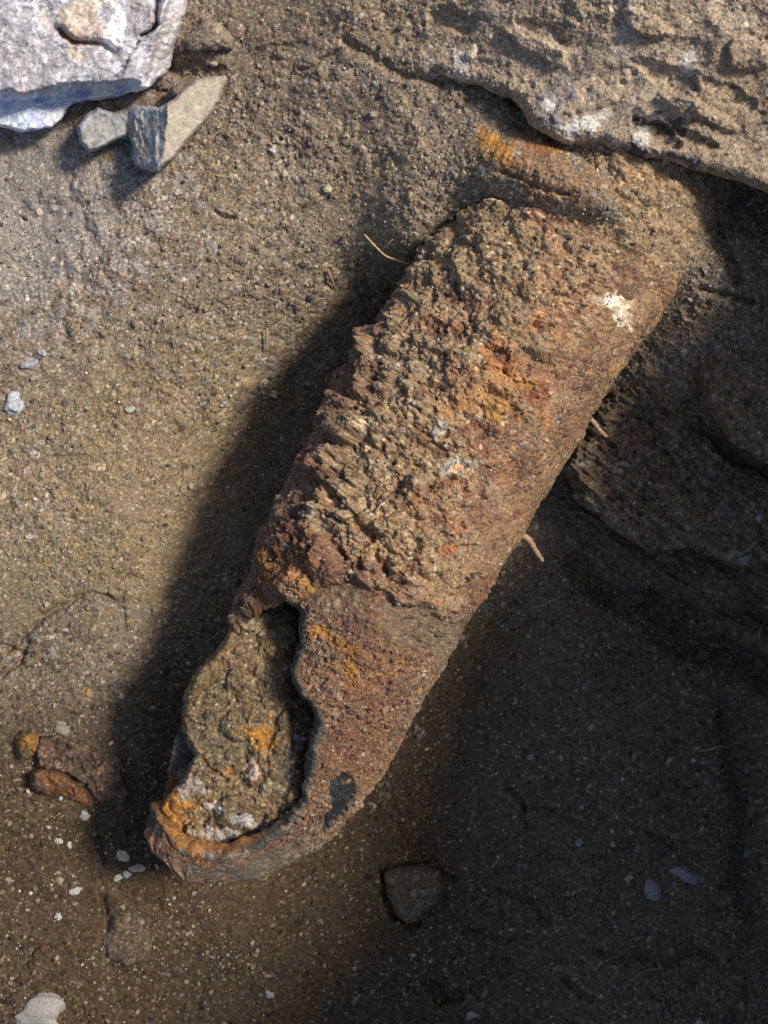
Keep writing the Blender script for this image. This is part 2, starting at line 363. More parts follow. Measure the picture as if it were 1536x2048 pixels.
hc = paint(hc, blob(px, py, 760, 380, 160, 160, 0, n1, .9)*.4, (.29, .235, .155))
low_shade = sst(1050, 1650, px*.25+py*.98+fbm(px, py, 150, 3, 905)*90)        # shade over the lower ground, put into the soil colour
lumh = (1-.35*sst(.34, .5, hc.mean(-1)))*(1-.45*sst(750, 1250, px)); hc *= 1-(low_shade*lumh)[..., None]*np.array((.67, .71, .76), F)
# bank added out of view on the right, heights shaped to shade the ground
bh = np.interp(py, [150, 300, 450, 620, 925, 1120, 1340, 1540, 1700, 1850, 2600], [.03, .07, .11, .165, .23, .29, .37, .46, .53, .58, .60])
bank = sst(1640, 1770, px)*np.maximum(bh+.03*fbm(px, py, 200, 3, 77)-zg, 0)*(1-sst(3600, 4400, px))
kk = kz(zg); V = np.stack([(px-768)*kk, (1024-py)*kk, zg+bank], -1)
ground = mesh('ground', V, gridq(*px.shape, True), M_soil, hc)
tag(ground, kind='structure')
GN = gx, gy, zg
def gz(x, y):
    """ground height at photo pixel arrays"""
    i = np.clip(np.searchsorted(gx, x)-1, 0, len(gx)-2); j = np.clip(np.searchsorted(gy, y)-1, 0, len(gy)-2)
    return zg[j, i]
del V, kk

# ------------------------------------------------------------------ loose grit on the ground
R = np.random.default_rng(12)
n = 26000; gpx = R.uniform(-60, 1600, n); gpy = R.uniform(-60, 2110, n)
dn = fbm(gpx, gpy, 120, 3, 51); keep = R.random(n) < np.clip(.45+1.1*dn, .06, 1); gpx, gpy = gpx[keep], gpy[keep]; n = len(gpx)
rad = (1.5+1.3*R.random(n)+5*R.random(n)**14)*K0
ci = R.choice(16, n, p=np.array([10,8,9,5,8,8,7,6,4,6,4,4,2,3,2,1])/87); c = PAL[ci]*R.uniform(.85, 1.35, (n, 1))
tag(grit('loose_grit', W(gpx, gpy, gz(gpx, gpy)+rad*.35), rad, c), 'small loose grains of sand and grit scattered over the soil', 'grit', kind='stuff')

# ------------------------------------------------------------------ rock ledge overhanging at the upper right
def dome(d, r): t = np.clip(d/r, 0, 1); return np.sqrt(np.maximum(1-(1-t)**2, 0))
LP = [(735,100),(765,128),(800,142),(835,160),(870,152),(905,160),(925,170),(950,172),(985,188),(1020,196),(1045,225),(1058,252),(1075,262),(1110,282),(1160,290),
      (1200,292),(1225,304),(1262,306),(1290,318),(1330,322),(1370,338),(1410,345),(1440,352),(1480,362),(1536,386),(1620,420),(2300,620),(2300,-700),(560,-700),(610,-200),(690,30),(715,70)]
def ledge_top(px, py, d):
    z = .099+.00001*(px-900)+.012*sst(0, 300, d)+.022*sst(60, 500, d)-.024*(1-sst(700, 1120, px))
    z = z+K0*(fbm(px*.8+py*.3, py*.8, 160, 5, 611, .5)*16+fbm(px*.5-py*.5, (py+px*.5), 60, 4, 617, .55, True)*6)
    for cx, cy, rx, ry, a, h in ((905,40,70,28,10,-14),(1080,95,75,22,25,16),(1290,45,55,22,30,18),(1180,195,90,30,-25,8),(1500,110,50,40,20,14),(1330,150,80,30,20,-12),
                              (1370,215,60,24,20,12),(1320,270,70,22,30,-18),(1440,240,60,18,25,12),(1060,200,60,26,30,10),(1460,190,80,22,25,-9),(1080,60,60,22,25,-8),(1240,20,24,40,0,-10),(1395,280,60,14,22,-14)):
        z = z+K0*h*1.0*blob(px, py, cx, cy, rx, ry, a, fbm(px, py, 30, 3, 620+cx), .5)
    return z-.014*(1-dome(d, 30))
def ledge_bot(px, py, d): return .083+.00001*(px-900)-.034*(1-sst(700, 1120, px))-.03*sst(30, 220, d)
def ledge_col(px, py, d, c):
    n = fbm(px, py, 22, 4, 631); st = fbm(px*.8+py*.6, (px*.6-py*.8)*5, 26, 3, 641)
    c = paint(c, sst(-.2, .6, fbm(px, py, 160, 3, 651))*.5, (.39, .325, .255))
    c = paint(c, blob(px, py, 1110, 205, 55, 32, -50, n+st*.6, .9)*.8, (.13, .135, .145))
    c = paint(c, blob(px, py, 1175, 250, 50, 18, -25, n+st*.6, .9)*.8, (.44, .44, .42))
    c = paint(c, blob(px, py, 1100, 210, 22, 14, -50, n+st, .9), (.48, .48, .48))
    c = paint(c, blob(px, py, 1375, 125, 16, 32, 20, n+st*.6, .9)*.7, (.48, .47, .45))
    c = paint(c, blob(px, py, 1310, 245, 50, 26, 15, n, .9)*.9, (.045, .045, .05))
    c = paint(c, blob(px, py, 1270, 300, 42, 14, 15, n, .9)*.9, (.05, .05, .055))
    c = paint(c, blob(px, py, 1380, 320, 42, 17, 15, n, .9)*.8, (.08, .08, .085))
    c = paint(c, blob(px, py, 1285, 278, 16, 24, -20, n+st, .9)*.9, (.50, .49, .45))
    c = paint(c, blob(px, py, 920, 130, 14, 30, -10, n+st, .9)*.7, (.46, .44, .42))
    return paint(c, blob(px, py, 1250, 45, 30, 70, 0, n, .9)*.4, (.42, .38, .34))
ledge = slab('rock_ledge', LP, ledge_top, ledge_bot, M_soil, jag=(20, 5), seed=61, colfn=ledge_col, tint=(.36,.285,.205), lump=.75, rough=1.0, cs=.85, big=.2, step=1.9)
tag(ledge, 'dirt-caked rock ledge jutting over the buried upper end of the pipe', 'rock')

# ------------------------------------------------------------------ rock at the upper left
RP = [(-700,230),(-200,262),(0,258),(40,262),(75,262),(105,256),(122,240),(136,220),(150,208),(182,204),(210,200),(240,196),(262,186),(296,180),(330,152),(343,135),(346,105),(360,60),(374,25),(385,-60),(420,-500),(-700,-500)]
def rock_top(px, py, d):
    fl = (py-165-.1*(240-px)+fbm(px, py, 70, 3, 711)*16)
    z = .075-.024*sst(-8, 16, fl)*(1-sst(230, 300, px))
    rr = (px-300-(120-py)*.33)+fbm(px, py, 60, 3, 717)*8
    z = z-.007*sst(-6, 8, rr)-.018*sst(0, 90, rr)
    z = z+K0*(fbm(px, py, 150, 3, 721)*16+fbm(px*.6+py*.3, py*1.2, 40, 4, 727, .55, True)*5)
    z = z+crack(px, py, [(120,60),(150,82),(190,84),(225,100)], 7, 30, 731)*K0+crack(px, py, [(322,-40),(318,10),(312,50),(290,72)], 5, 50, 733)*K0
    z = z+crack(px, py, [(290,72),(262,105),(246,140),(225,160)], 3, 12, 735)*K0
    z = z+K0*12*blob(px, py, 160, 60, 60, 22, 20, fbm(px, py, 30, 3, 737), .5)
    z = z+K0*(fbm(px+py*.4, py*1.5, 30, 5, 751, .65, True)*5+9*sst(0, 6, fl)*fbm(px*.6, py, 26, 4, 753, .6, True)*(px < 300))
    return z-.010*(1-dome(d, 11))
def rock_col(px, py, d, c):
    n = fbm(px, py, 40, 4, 741); fl = (py-165-.1*(240-px)+fbm(px, py, 70, 3, 711)*16)
    c = paint(c, np.full(px.shape, .85, F), (.285, .29, .335))
    c = paint(c, sst(-.1, .4, n)*.6, (.40, .40, .43)); c = paint(c, sst(.0, .5, fbm(px*1.3-py*.5, py, 90, 4, 745))*.25, (.26, .22, .18)); c = paint(c, sst(.15, .4, fbm(px, py, 10, 3, 746))*.5, (.46, .48, .54))
    c = paint(c, blob(px, py, 230, 60, 20, 60, 15, n, .9)*.8, (.46, .49, .57))
    c = paint(c, blob(px, py, 165, 50, 60, 60, 0, n, .9)*.6, (.28, .22, .16))
    c = paint(c, blob(px, py, 140, 75, 30, 12, 20, n, .9)*.6, (.24, .15, .07))
    return paint(c, sst(-10, 20, fl)*(1-sst(230, 300, px))*.9, (.31, .36, .52))  # blue skylight on the lower face, put into its colour
rock = slab('rock', RP, rock_top, lambda a, b, d: .036-.02*sst(20, 120, d)+0*a, M_rock, jag=(16, 4.5), seed=71, colfn=rock_col, tint=(.34,.31,.28), rough=.9, lump=1.1, mixc=.4, gritty=np.float32(.3))
tag(rock, 'large pale grey rock with a broken lower face painted skylight blue filling the upper left corner', 'rock')

# ------------------------------------------------------------------ angular flake stone below it
FP = [(150,252),(168,232),(195,214),(225,222),(250,214),(262,206),(318,212),(345,196),(392,160),(420,152),(452,150),(458,158),(446,180),(440,205),(420,238),(398,262),(372,286),(345,322),(318,345),(300,346),(270,334),(262,318),(264,292),(256,272),(242,280),(218,290),(198,302),(176,302),(160,284)]
def ridge(px, py): return (px-338)*.97+(py-215)*.12+fbm(px, py, 30, 3, 811)*4
def flake_top(px, py, d):
    r = ridge(px, py); z = .075-.00005*(px-300)
    right = .082-np.maximum(r, 0)*.00010-(py-150)*.00002
    left = .082+np.minimum(r, 0)*.00030+K0*fbm(px*1.2, py*.6, 30, 4, 821, .6, True)*10-(py-150)*.00002
    z = np.where(r > 0, right, np.maximum(left, .058+K0*fbm(px, py, 40, 3, 823)*12))
    return z-.012*(1-dome(d, 9))
def flake_col(px, py, d, c):
    r = ridge(px, py); n = fbm(px, py, 24, 4, 831)
    c = paint(c, sst(-3, 3, r)*.85, (.32, .285, .24))
    c = paint(c, (1-sst(-4, 2, r))*.9*sst(-.6, .2, n+.2), (.27, .29, .32)); c = paint(c, sst(.05, .4, n)*(1-sst(-90, -50, r))*.9, (.21, .165, .11))
    return paint(c, (1-sst(-6, 0, r))*sst(.1, .5, n)*.6, (.16, .14, .11))
tag(slab('broken_stone', FP, flake_top, lambda a, b, d: .043-.012*sst(10, 60, d)+0*a, M_rock, step=1.7, jag=(14, 4), seed=81, colfn=flake_col, tint=(.33,.31,.28), rough=.6, lump=.6, mixc=.4, gritty=np.float32(.3)),
    'angular broken stone with one smooth tan face, just below the large pale rock', 'stone')

# ------------------------------------------------------------------ dark blocks of the right bank
def block(name, poly, z0, th, seed, label, cat, sl=(0, 0), rd=30, amp=14, strat=8, rough=.9, tint=(.27,.20,.135), colfn=None, jag=(16, 5), mat=None, under=0, **kw):
    cx = np.mean([p[0] for p in poly]); cy = np.mean([p[1] for p in poly])
    def zt(px, py, d):
        u = px*.63-py*.78; v = px*.78+py*.63
        return z0+sl[0]*(px-cx)+sl[1]*(py-cy)+K0*(fbm(px, py, 90, 4, seed+1)*amp+fbm(u, v/3, 30, 4, seed+2, .6, True)*strat)-th*(1-dome(d, rd))
    def zb(px, py, d): return z0+sl[0]*(px-cx)+sl[1]*(py-cy)-th-under*sst(rd, rd*3, d)
    return tag(slab(name, poly, zt, zb, mat or M_soil, jag=jag, seed=seed, rough=rough, tint=tint, colfn=colfn, **kw), label, cat)
block('rock', [(1392,640),(1420,612),(1470,628),(1510,622),(1900,640),(1900,980),(1640,960),(1536,930),(1495,905),(1450,880),(1425,835),(1395,800),(1385,740),(1398,690)],
      .012, .03, 1011, 'dark lumpy rock at the right edge, level with the middle of the pipe', 'rock', sl=(.00003, 0), rd=45, amp=36, strat=20, lump=2.0, under=.03)
block('earth_slab', [(1120,930),(1150,880),(1200,800),(1262,740),(1330,700),(1368,740),(1390,810),(1420,870),(1480,925),(1560,960),(1900,1050),(1900,1200),(1640,1150),(1536,1128),(1480,1135),(1440,1122),(1400,1095),(1350,1098),(1300,1108),(1250,1075),(1200,1040),(1150,1000)],
      -.028, .022, 1031, 'shaded slab of layered earth right of the pipe, behind the two short roots', 'earth', sl=(-.00002, -.00003), rd=30, amp=40, strat=34, lump=2.4, under=.05)
block('earth_clod', [(765,1740),(790,1730),(850,1726),(882,1738),(888,1770),(880,1800),(855,1825),(835,1845),(812,1852),(790,1830),(772,1790)],
      -.052, .010, 1041, 'smooth rounded earth clod with a dark crack on its left, lower centre', 'clod', sl=(.00006, .00002), rd=20, amp=6, strat=2, rough=.7, tint=(.12,.085,.05), jag=(14, 4), mixc=.35, under=.015)
block('earth_clod', [(225,1815),(250,1800),(285,1808),(310,1830),(312,1880),(300,1915),(255,1930),(215,1915),(200,1880),(215,1850)],
      -.029, .007, 1051, 'flat crusty earth clod with a small dark pit, in the lower left soil', 'clod', rd=18, amp=6, strat=2, rough=1.0, tint=(.085,.063,.043), jag=(20, 9), mixc=.35, under=.015)
for i, (cx, cy, rx, ry, z, lb) in enumerate(((420,75,48,36,.064,'tan crumbly clod between the large pale rock and the top edge'),
        (365,185,28,16,.058,'small tan clod wedged between the pale rock and the broken stone'))):
    a = np.linspace(0, 2*np.pi, 11)[:-1]; rr = 1+.18*np.sin(a*3+i)+.1*np.cos(a*2-i)
    block('earth_clod', list(zip(cx+rx*rr*np.cos(a), cy+ry*rr*np.sin(a))), z+.006, .010, 1101+i*20, lb, 'clod', rd=min(rx, ry)*.8, amp=9, strat=5, tint=(.20,.165,.125) if cy > 900 else (.25,.2,.15), jag=(10, 5), under=.02)

# ------------------------------------------------------------------ the pipe
ZA = .035; KA = float(kz(ZA)); DU = np.array([-.4471, .8944]); DV = np.array([.8944, .4471]); A0 = np.array([1150., 380.])
def toUV(px, py, w=0):
    """photo pixel seen at w (px above the axis) -> local u, v"""
    z = ZA+w*KA; f = kz(z)/KA; x = 768+(px-768)*f-A0[0]; y = 1024+(py-1024)*f-A0[1]
    return x*DU[0]+y*DU[1], x*DV[0]+y*DV[1]
def toW(u, v, w):
    X = A0[0]+u*DU[0]+v*DV[0]; Y = A0[1]+u*DU[1]+v*DV[1]
    return np.stack([(X-768)*KA, (1024-Y)*KA, ZA+w*KA], -1)
def toPix(u, v, w):
    P = toW(u, v, w); return proj(P[..., 0], P[..., 1], P[..., 2])
kn = np.array([(-120,-150,240),(40,-158,256),(110,-172,260),(200,-200,257),(300,-213,240),(600,-222,212),(800,-222,200),(940,-225,190),(1028,-223,186),(1109,-228,182),(1211,-250,176),(1300,-238,168),(1400,-218,130),(1480,-209,80),(1535,-198,26),(1556,-170,-12),(1574,-95,-62)], float)
def LR(u): return np.interp(u, kn[:, 0], kn[:, 1]), np.interp(u, kn[:, 0], kn[:, 2])
def hb(u): return np.interp(u, [0, 900, 1100, 1250, 1400, 1500, 1574], [212, 198, 162, 138, 108, 80, 34])
OP = [toUV(*p) for p in ((540,1165,40),(585,1200,120),(606,1222,160),(600,1290,158),(590,1340,152),(598,1372,150),(625,1402,145),(640,1440,138),(634,1490,125),(622,1560,110),(604,1612,80),(565,1652,50),(510,1680,35),(440,1696,20),(380,1684,10),(338,1640,5),(318,1612,0),(230,1590,0),(280,1400,0),(400,1180,0),(480,1110,0))]
org = np.array([-120., -300., -232.]); hv = 3.8; nn = (int(1720/hv), int(590/hv), int(460/hv))
u = (org[0]+np.arange(nn[0])*hv).astype(F); v = (org[1]+np.arange(nn[1])*hv).astype(F); w = (org[2]+np.arange(nn[2])*hv).astype(F)
UU, VV = np.meshgrid(u, v, indexing='ij'); l, r = LR(u); ca = ((l+r)/2)[:, None]; aa = ((r-l)/2)[:, None]; bb = hb(u)[:, None]
O2 = -polysd(UU, VV, OP)+fbm(UU, VV, 40, 4, 1201, .65)*12
T2 = 25+fbm(UU, VV, 60, 3, 1211)*5
wop = -35+fbm(UU, UU*0, 60, 4, 1221, .6)*45
rd = np.sqrt(((VV-ca)/aa)[:, :, None]**2+(w[None, None]/bb[:, :, None])**2)
D = ((rd-1)*np.minimum(aa, bb)[:, :, None]).astype(F); del rd
D += (fbm(UU, VV, 130, 3, 1231)*6)[:, :, None]
D = np.where(u[:, None, None] > 1576, 30, D)
Pm = np.maximum(O2[:, :, None]+(.38+.5*sst(1330, 1460, u))[:, None, None]*np.clip(-D, 0, 30), wop[:, :, None]-w[None, None])
inner = D+T2[:, :, None]; inner = np.maximum(inner, (u-1535)[:, None, None])
D = np.maximum(np.maximum(D, -inner), -Pm); D = np.maximum(D, (-100-u)[:, None, None])
D[0] = D[-1] = 9; D[:, 0] = D[:, -1] = 9; D[:, :, 0] = D[:, :, -1] = 9
Vp, Qp = surface_nets(D, org, hv); del D, Pm, inner
Vp = smooth(Vp, Qp, 2); Vp, Qp = subdiv(Vp, Qp)
NP = vnormals(Vp, Qp)
def loc2(Vp):
    l, r = LR(Vp[:, 0]); c = (l+r)/2; a = np.maximum((r-l)/2, 8); b = hb(Vp[:, 0])
    th = np.arctan2((Vp[:, 1]-c)/a, Vp[:, 2]/b); rad = np.hypot((Vp[:, 1]-c)/a, Vp[:, 2]/b); return th*200, rad, a, b
s, rad, a_, b_ = loc2(Vp)
dep = (1-rad)*np.minimum(a_, b_)                       # depth below the outer skin
h, cR = soil(Vp[:, 0], s, 131, tint=(.17,.098,.066), pal=PALR, rough=1.0, lump=1.3, mixc=.85)
h = (h*1.3+fbm(Vp[:, 0], s, 30, 4, 1251, .6)*5)*(1-.45*sst(1330, 1450, Vp[:, 0]))
PX, PY = toPix(Vp[:, 0], Vp[:, 1], Vp[:, 2])
iu = np.clip(((Vp[:, 0]-org[0])/hv).astype(int), 0, nn[0]-1); iv = np.clip(((Vp[:, 1]-org[1])/hv).astype(int), 0, nn[1]-1)
oo = O2[iu, iv]
rim = (1-sst(3, 10, oo))*(Vp[:, 2] > -60)*(Vp[:, 0] > 960)
patch = polysd(PX.astype(F), PY.astype(F), [(662,1560),(684,1550),(708,1556),(714,1575),(706,1607),(690,1630),(666,1652),(648,1666),(648,1640),(662,1600)])+fbm(PX, PY, 10, 3, 1261, .65)*6
pw = sst(-1.5, 2, patch)
metal = np.clip(rim+pw, 0, 1)
h = h*(1-.5*rim)*(1-.75*pw)+pw*fbm(PX-PY*.25, PY*.3, 9, 3, 1263, .5, True)*3-10*pw+3.5*rim*sst(1020, 1150, Vp[:, 0])
n2 = fbm(PX, PY, 26, 4, 1271); n3 = fbm(PX, PY, 11, 3, 1277); col = cR
KN = .9
def P_(cx, cy, rx, ry, ang, c, s=.9, k=None, nz=None):
    global col
    k = k or KN
    col = paint(col, blob(PX, PY, cx, cy, rx, ry, ang, n2*.7+n3*.6 if nz is None else nz, k)*s, c)
out = dep < 12
col = paint(col, sst(-.1, .5, fbm(PX, PY, 70, 4, 1281))*.5, (.23, .175, .12)); col = paint(col, sst(.0, .45, fbm(PX, PY, 55, 4, 1283, .6))*.6, (.105, .06, .05))
P_(760,1300,70,120,30,(.30,.16,.075),.5); P_(690,1290,40,18,20,(.40,.20,.05)); P_(645,1265,24,14,10,(.44,.22,.05))
P_(700,1345,30,18,60,(.44,.23,.05)); P_(720,1440,120,60,-60,(.21,.10,.06),.6); P_(860,1250,120,70,20,(.20,.155,.11),.8)
P_(880,1340,120,40,-62,(.25,.20,.145),.7); P_(760,1540,90,26,-62,(.27,.18,.11),.7); P_(560,1720,140,34,-25,(.17,.145,.115),.8)
P_(440,1745,90,22,5,(.20,.18,.13),.8); P_(520,1130,40,70,20,(.34,.14,.045),.9); P_(500,1190,30,40,0,(.40,.17,.05),.8); P_(625,1500,14,10,0,(.5,.48,.45))
col = paint(col, rim*.9, (.085, .085, .08)); col = paint(col, pw*(1-.7*sst(.25, .5, fbm(PX, PY, 14, 4, 1266, .65))), (.03, .034, .037))
gn = fbm(PX, PY, 9, 3, 1291)+.6*fbm(PX, PY, 40, 2, 1292)
col = paint(col, rim*sst(-.2, .3, gn)*(1-pw)*.8*sst(1180, 1300, Vp[:, 0]), (.17, .12, .085))
col = paint(col, rim*sst(.3, .5, gn)*(1-pw)*sst(1150, 1250, Vp[:, 0]), (.36, .31, .26))
# the end of the rim: rust along the inside, grey outside
inr = rim*sst(1390, 1430, Vp[:, 0])*sst(-3, -9, oo+fbm(PX, PY, 24, 4, 1297, .65)*16)
col = paint(col, inr*.85, (.32, .14, .045)); col = paint(col, blob(PX, PY, 370, 1690, 95, 10, 40, n3, 1.2)*.8, (.38, .18, .05))
col = paint(col, blob(PX, PY, 310, 1655, 36, 12, 55, n3, .5)*.8, (.07, .075, .07))
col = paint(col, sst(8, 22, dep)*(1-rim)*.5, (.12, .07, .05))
Vd = Vp+NP*h[:, None]*.9; POS = toW(Vd[:, 0], Vd[:, 1], Vd[:, 2])
base = tuple(float(x) for x in toW(700., -10., -212.))
pipe = tag(empty('rusted_pipe', base), 'thick rusted iron pipe caked with soil, torn open at its lower left end', 'pipe')
def child(o):   # keep world place under the pipe's empty
    o.parent = pipe; o.location = (0, 0, 0); return o
gl = np.clip(rim*.35+pw*1.0, 0, 1)
casing = mesh('pipe_wall', POS-np.array(base), Qp, M_rust, col, gl, parent=pipe)
casing['label'] = 'red-brown rusted iron wall with a dark torn edge'
metal0 = metal; POSC, dep0, Vu, Vw = POS, dep, Vp[:, 0], Vp[:, 2]; del Vd

# crust of soil on the upper two thirds of the pipe
us = np.arange(-110, 1110, 1.5).astype(F); ts = np.linspace(math.radians(-118), math.radians(112), 520).astype(F)
UC, TC = np.meshgrid(us, ts, indexing='ij')
l, r = LR(UC[:, 0]); c_ = ((l+r)/2)[:, None]; a_ = ((r-l)/2)[:, None]; b_ = hb(UC[:, 0])[:, None]
PX, PY = toPix(UC, c_+a_*np.sin(TC), b_*np.cos(TC))
sC = TC*205
CPOL = [(1500,-100),(1500,600),(1330,700),(1200,860),(1090,1080),(985,1225),(930,1245),(880,1262),(835,1238),(790,1232),(745,1205),(700,1180),(672,1190),(640,1205),(605,1212),(580,1222),(560,1205),(538,1215),(505,1250),(470,1275),(380,1200),(380,700),(800,200),(900,-100)]
dp = polysd(PX, PY, CPOL)+fbm(PX, PY, 50, 4, 1301, .6)*16
PX, PY = PX+DV[0]*(dv_ := a_*np.minimum(np.sin(np.maximum(TC, -.7)*1.0)*0+(np.where(TC < -.7, math.sin(-.7)+(TC+.7), np.sin(TC))-np.sin(TC)), 0)), PY-DV[1]*-dv_
lefty = sst(.25, -.9, TC)                                  # thicker towards the left flank
th = 4+10*sst(.9, .0, TC)+17*lefty*sst(250, 600, UC)*(1-sst(860, 1000, UC))
th = th+34*(1-sst(-20, 150, UC))*sst(-.8, -.1, TC)
th = th+fbm(UC, sC, 120, 4, 1311)*9*(.35+sst(.6, -.3, TC))
# folds running down to the right
q1 = PX*.62-PY*.78; q2 = PX*.78+PY*.62; fw = sst(800, 930, PY)*sst(.75, .1, TC)
fold = fbm(q1+fbm(PX, PY, 60, 2, 1321)*14, q2/3.4, 42, 4, 1323, .55, True)
th = th+fw*fold*2*sst(-.55, .0, TC)
lw = (.2+.8*sst(.75, .1, TC))*(.4+.6*sst(-1.3, -.5, TC)); jx = fbm(UC, sC, 40, 3, 1341, .5)*12; jy = fbm(UC, sC, 40, 3, 1342, .5)*12
th = th+lw*(stamp(UC+jx, sC+jy, 66, .75, 1343, .38, .72)[0]*.5+stamp(UC+jx+30, sC+jy, 31, .75, 1344, .3, .7)[0]*.5+stamp(UC+jx*.6, sC+jy*.6, 15, .6, 1345, .3, .65)[0]*.45-9)
th = th+fbm(UC, sC, 46, 4, 1331, .6)*7*sst(.8, -.1, TC)+fbm(UC, sC, 17, 3, 1337, .6)*5*sst(.7, -.2, TC)
for cx, cy, r_, h_ in ((768,668,46,12),(700,845,50,26),(655,925,44,20),(835,560,50,10),(640,1070,60,14),(745,1085,60,14),(850,1170,70,14),(760,740,40,10),(720,690,40,16),(800,820,60,8),(690,1010,50,12),(900,1100,70,8)):
    th = th+h_*blob(PX, PY, cx, cy, r_*1.25, r_, 30, fbm(PX, PY, 24, 3, 1340+cx), .45)
for k_, (pts, w_, d_) in enumerate((([(585,1100),(640,1180),(700,1210),(760,1225)],10,20),([(690,990),(740,1080),(775,1140)],7,24),([(640,900),(700,960),(740,1010)],8,22),([(800,755),(860,775),(885,785)],5,16),
      ([(735,1050),(800,1130),(850,1160)],6,16),([(720,790),(735,880),(760,900)],7,16),([(900,1090),(940,1095)],5,12),([(630,1010),(660,1060),(700,1120)],8,22),([(690,730),(760,790)],7,16),([(950,470),(960,500)],6,10))):
    th = th+crack(PX, PY, pts, w_, d_, 1380+k_*3)*(.05+.75*sst(-.8, -.3, TC))
h, cc = soil(UC, sC, 151, pal=PAL*np.array((1.12,1.0,.84), F), tint=(.33,.235,.145), lump=1.35, cs=.85, big=.45, gritty=sst(-.5, .3, fbm(PX, PY, 110, 3, 1401)+.8*sst(.7, .2, TC)-.4))
n2 = fbm(PX, PY, 40, 4, 1411); n3 = fbm(PX, PY, 13, 3, 1417); col = cc
pit = sst(.22, .5, fbm(UC+200, sC, 40, 4, 1391, .6))*sst(.7, .2, TC)*sst(250, 400, UC); th = th-9*pit
pit2 = sst(.2, .4, fbm(UC, sC+90, 15, 3, 1393, .6))*sst(.7, .2, TC); th = th-3*pit2
th = np.where(dp > 0, th, -14)*sst(-1, 34, dp)+(-14)*(1-sst(-1, 34, dp))
hh = th+h*sst(-6, 4, th)+np.where(th > 0, 0, -4)
wr = sst(.1, .45, fbm(PX, PY, 85, 4, 1421)+.25*n3)
col = paint(col, wr*.55*sst(330, 560, PY), (.25, .125, .068))
thin = sst(9, 0, th+6*n2+4*n3-6*sst(.2, .8, TC)); col = paint(col, thin*.75*sst(420, 620, PY)*(1-.6*sst(.3, .8, TC)), (.17, .085, .055))
col = paint(col, sst(.3, .55, n2)*sst(-.1, .3, n3)*.6, (.36, .20, .09))
col = paint(col, pit*.7, (.16, .085, .055)); col = paint(col, (1-sst(0, 110, dp+30*n2))*.65, (.18, .105, .07))
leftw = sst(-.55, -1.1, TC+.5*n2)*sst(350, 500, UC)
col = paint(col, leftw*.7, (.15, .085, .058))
P_(970,805,90,50,-5,(.33,.18,.08),.8,1.1); P_(1000,820,40,26,0,(.36,.20,.06),.65,1.1); P_(1070,780,50,26,-50,(.24,.10,.055),.8); P_(1000,715,52,28,30,(.34,.15,.065),.8)
P_(1025,760,60,20,10,(.42,.22,.09),.7); P_(960,860,60,24,0,(.28,.14,.08),.6); P_(880,655,70,26,20,(.29,.155,.09),.6); P_(1100,440,50,40,30,(.27,.14,.10),.55)
P_(1140,605,50,22,15,(.46,.32,.20),.8,1.5); P_(1232,622,13,38,-35,(.60,.56,.46),.85,1.9); P_(1215,590,22,12,0,(.50,.46,.38),.7,1.9); P_(1195,597,60,16,5,(.46,.40,.31),.7,1.5); P_(1075,640,26,16,-40,(.48,.23,.10),.7)
P_(1000,680,60,14,30,(.40,.22,.12),.5); P_(880,862,30,16,-30,(.40,.39,.35),.7); P_(900,930,34,14,-30,(.38,.38,.36),.65,1.5); P_(945,925,30,14,20,(.36,.35,.33),.6,1.5)
P_(910,935,12,6,-50,(.48,.27,.12)); P_(900,1045,36,14,25,(.32,.15,.08),.7); P_(890,1095,26,12,0,(.36,.13,.06),.7); P_(760,1110,40,14,10,(.36,.25,.10),.6)
P_(640,1180,40,16,30,(.36,.24,.05),.85); P_(520,1130,60,60,20,(.28,.12,.045),.8,1.3); P_(505,1190,34,50,10,(.33,.14,.045),.8,1.2); P_(590,1060,40,80,20,(.17,.08,.05),.8)
P_(720,780,40,30,40,(.23,.11,.065),.7); P_(650,1120,90,50,40,(.16,.085,.06),.7); P_(620,1150,50,40,0,(.30,.13,.05),.7); P_(905,560,20,10,0,(.36,.2,.16),.6); P_(740,640,60,14,-45,(.17,.10,.08),.8); P_(860,480,60,12,-45,(.15,.11,.10),.6)
P_(960,1180,60,26,-60,(.24,.13,.08),.5); P_(1290,580,30,90,25,(.30,.2,.13),.5); P_(1230,745,36,16,-50,(.38,.25,.11),.6)
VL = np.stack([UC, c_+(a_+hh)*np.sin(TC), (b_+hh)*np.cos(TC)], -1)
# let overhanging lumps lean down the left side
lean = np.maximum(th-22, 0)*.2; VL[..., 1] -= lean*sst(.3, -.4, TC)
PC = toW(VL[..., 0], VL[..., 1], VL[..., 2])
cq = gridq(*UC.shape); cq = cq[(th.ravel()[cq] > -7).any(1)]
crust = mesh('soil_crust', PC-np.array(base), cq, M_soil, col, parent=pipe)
crust['label'] = 'lumpy crust of tan soil and rust flakes stuck to the upper pipe'
CRP, CTH, CPX, CPY, CCOL = PC, th, PX, PY, col

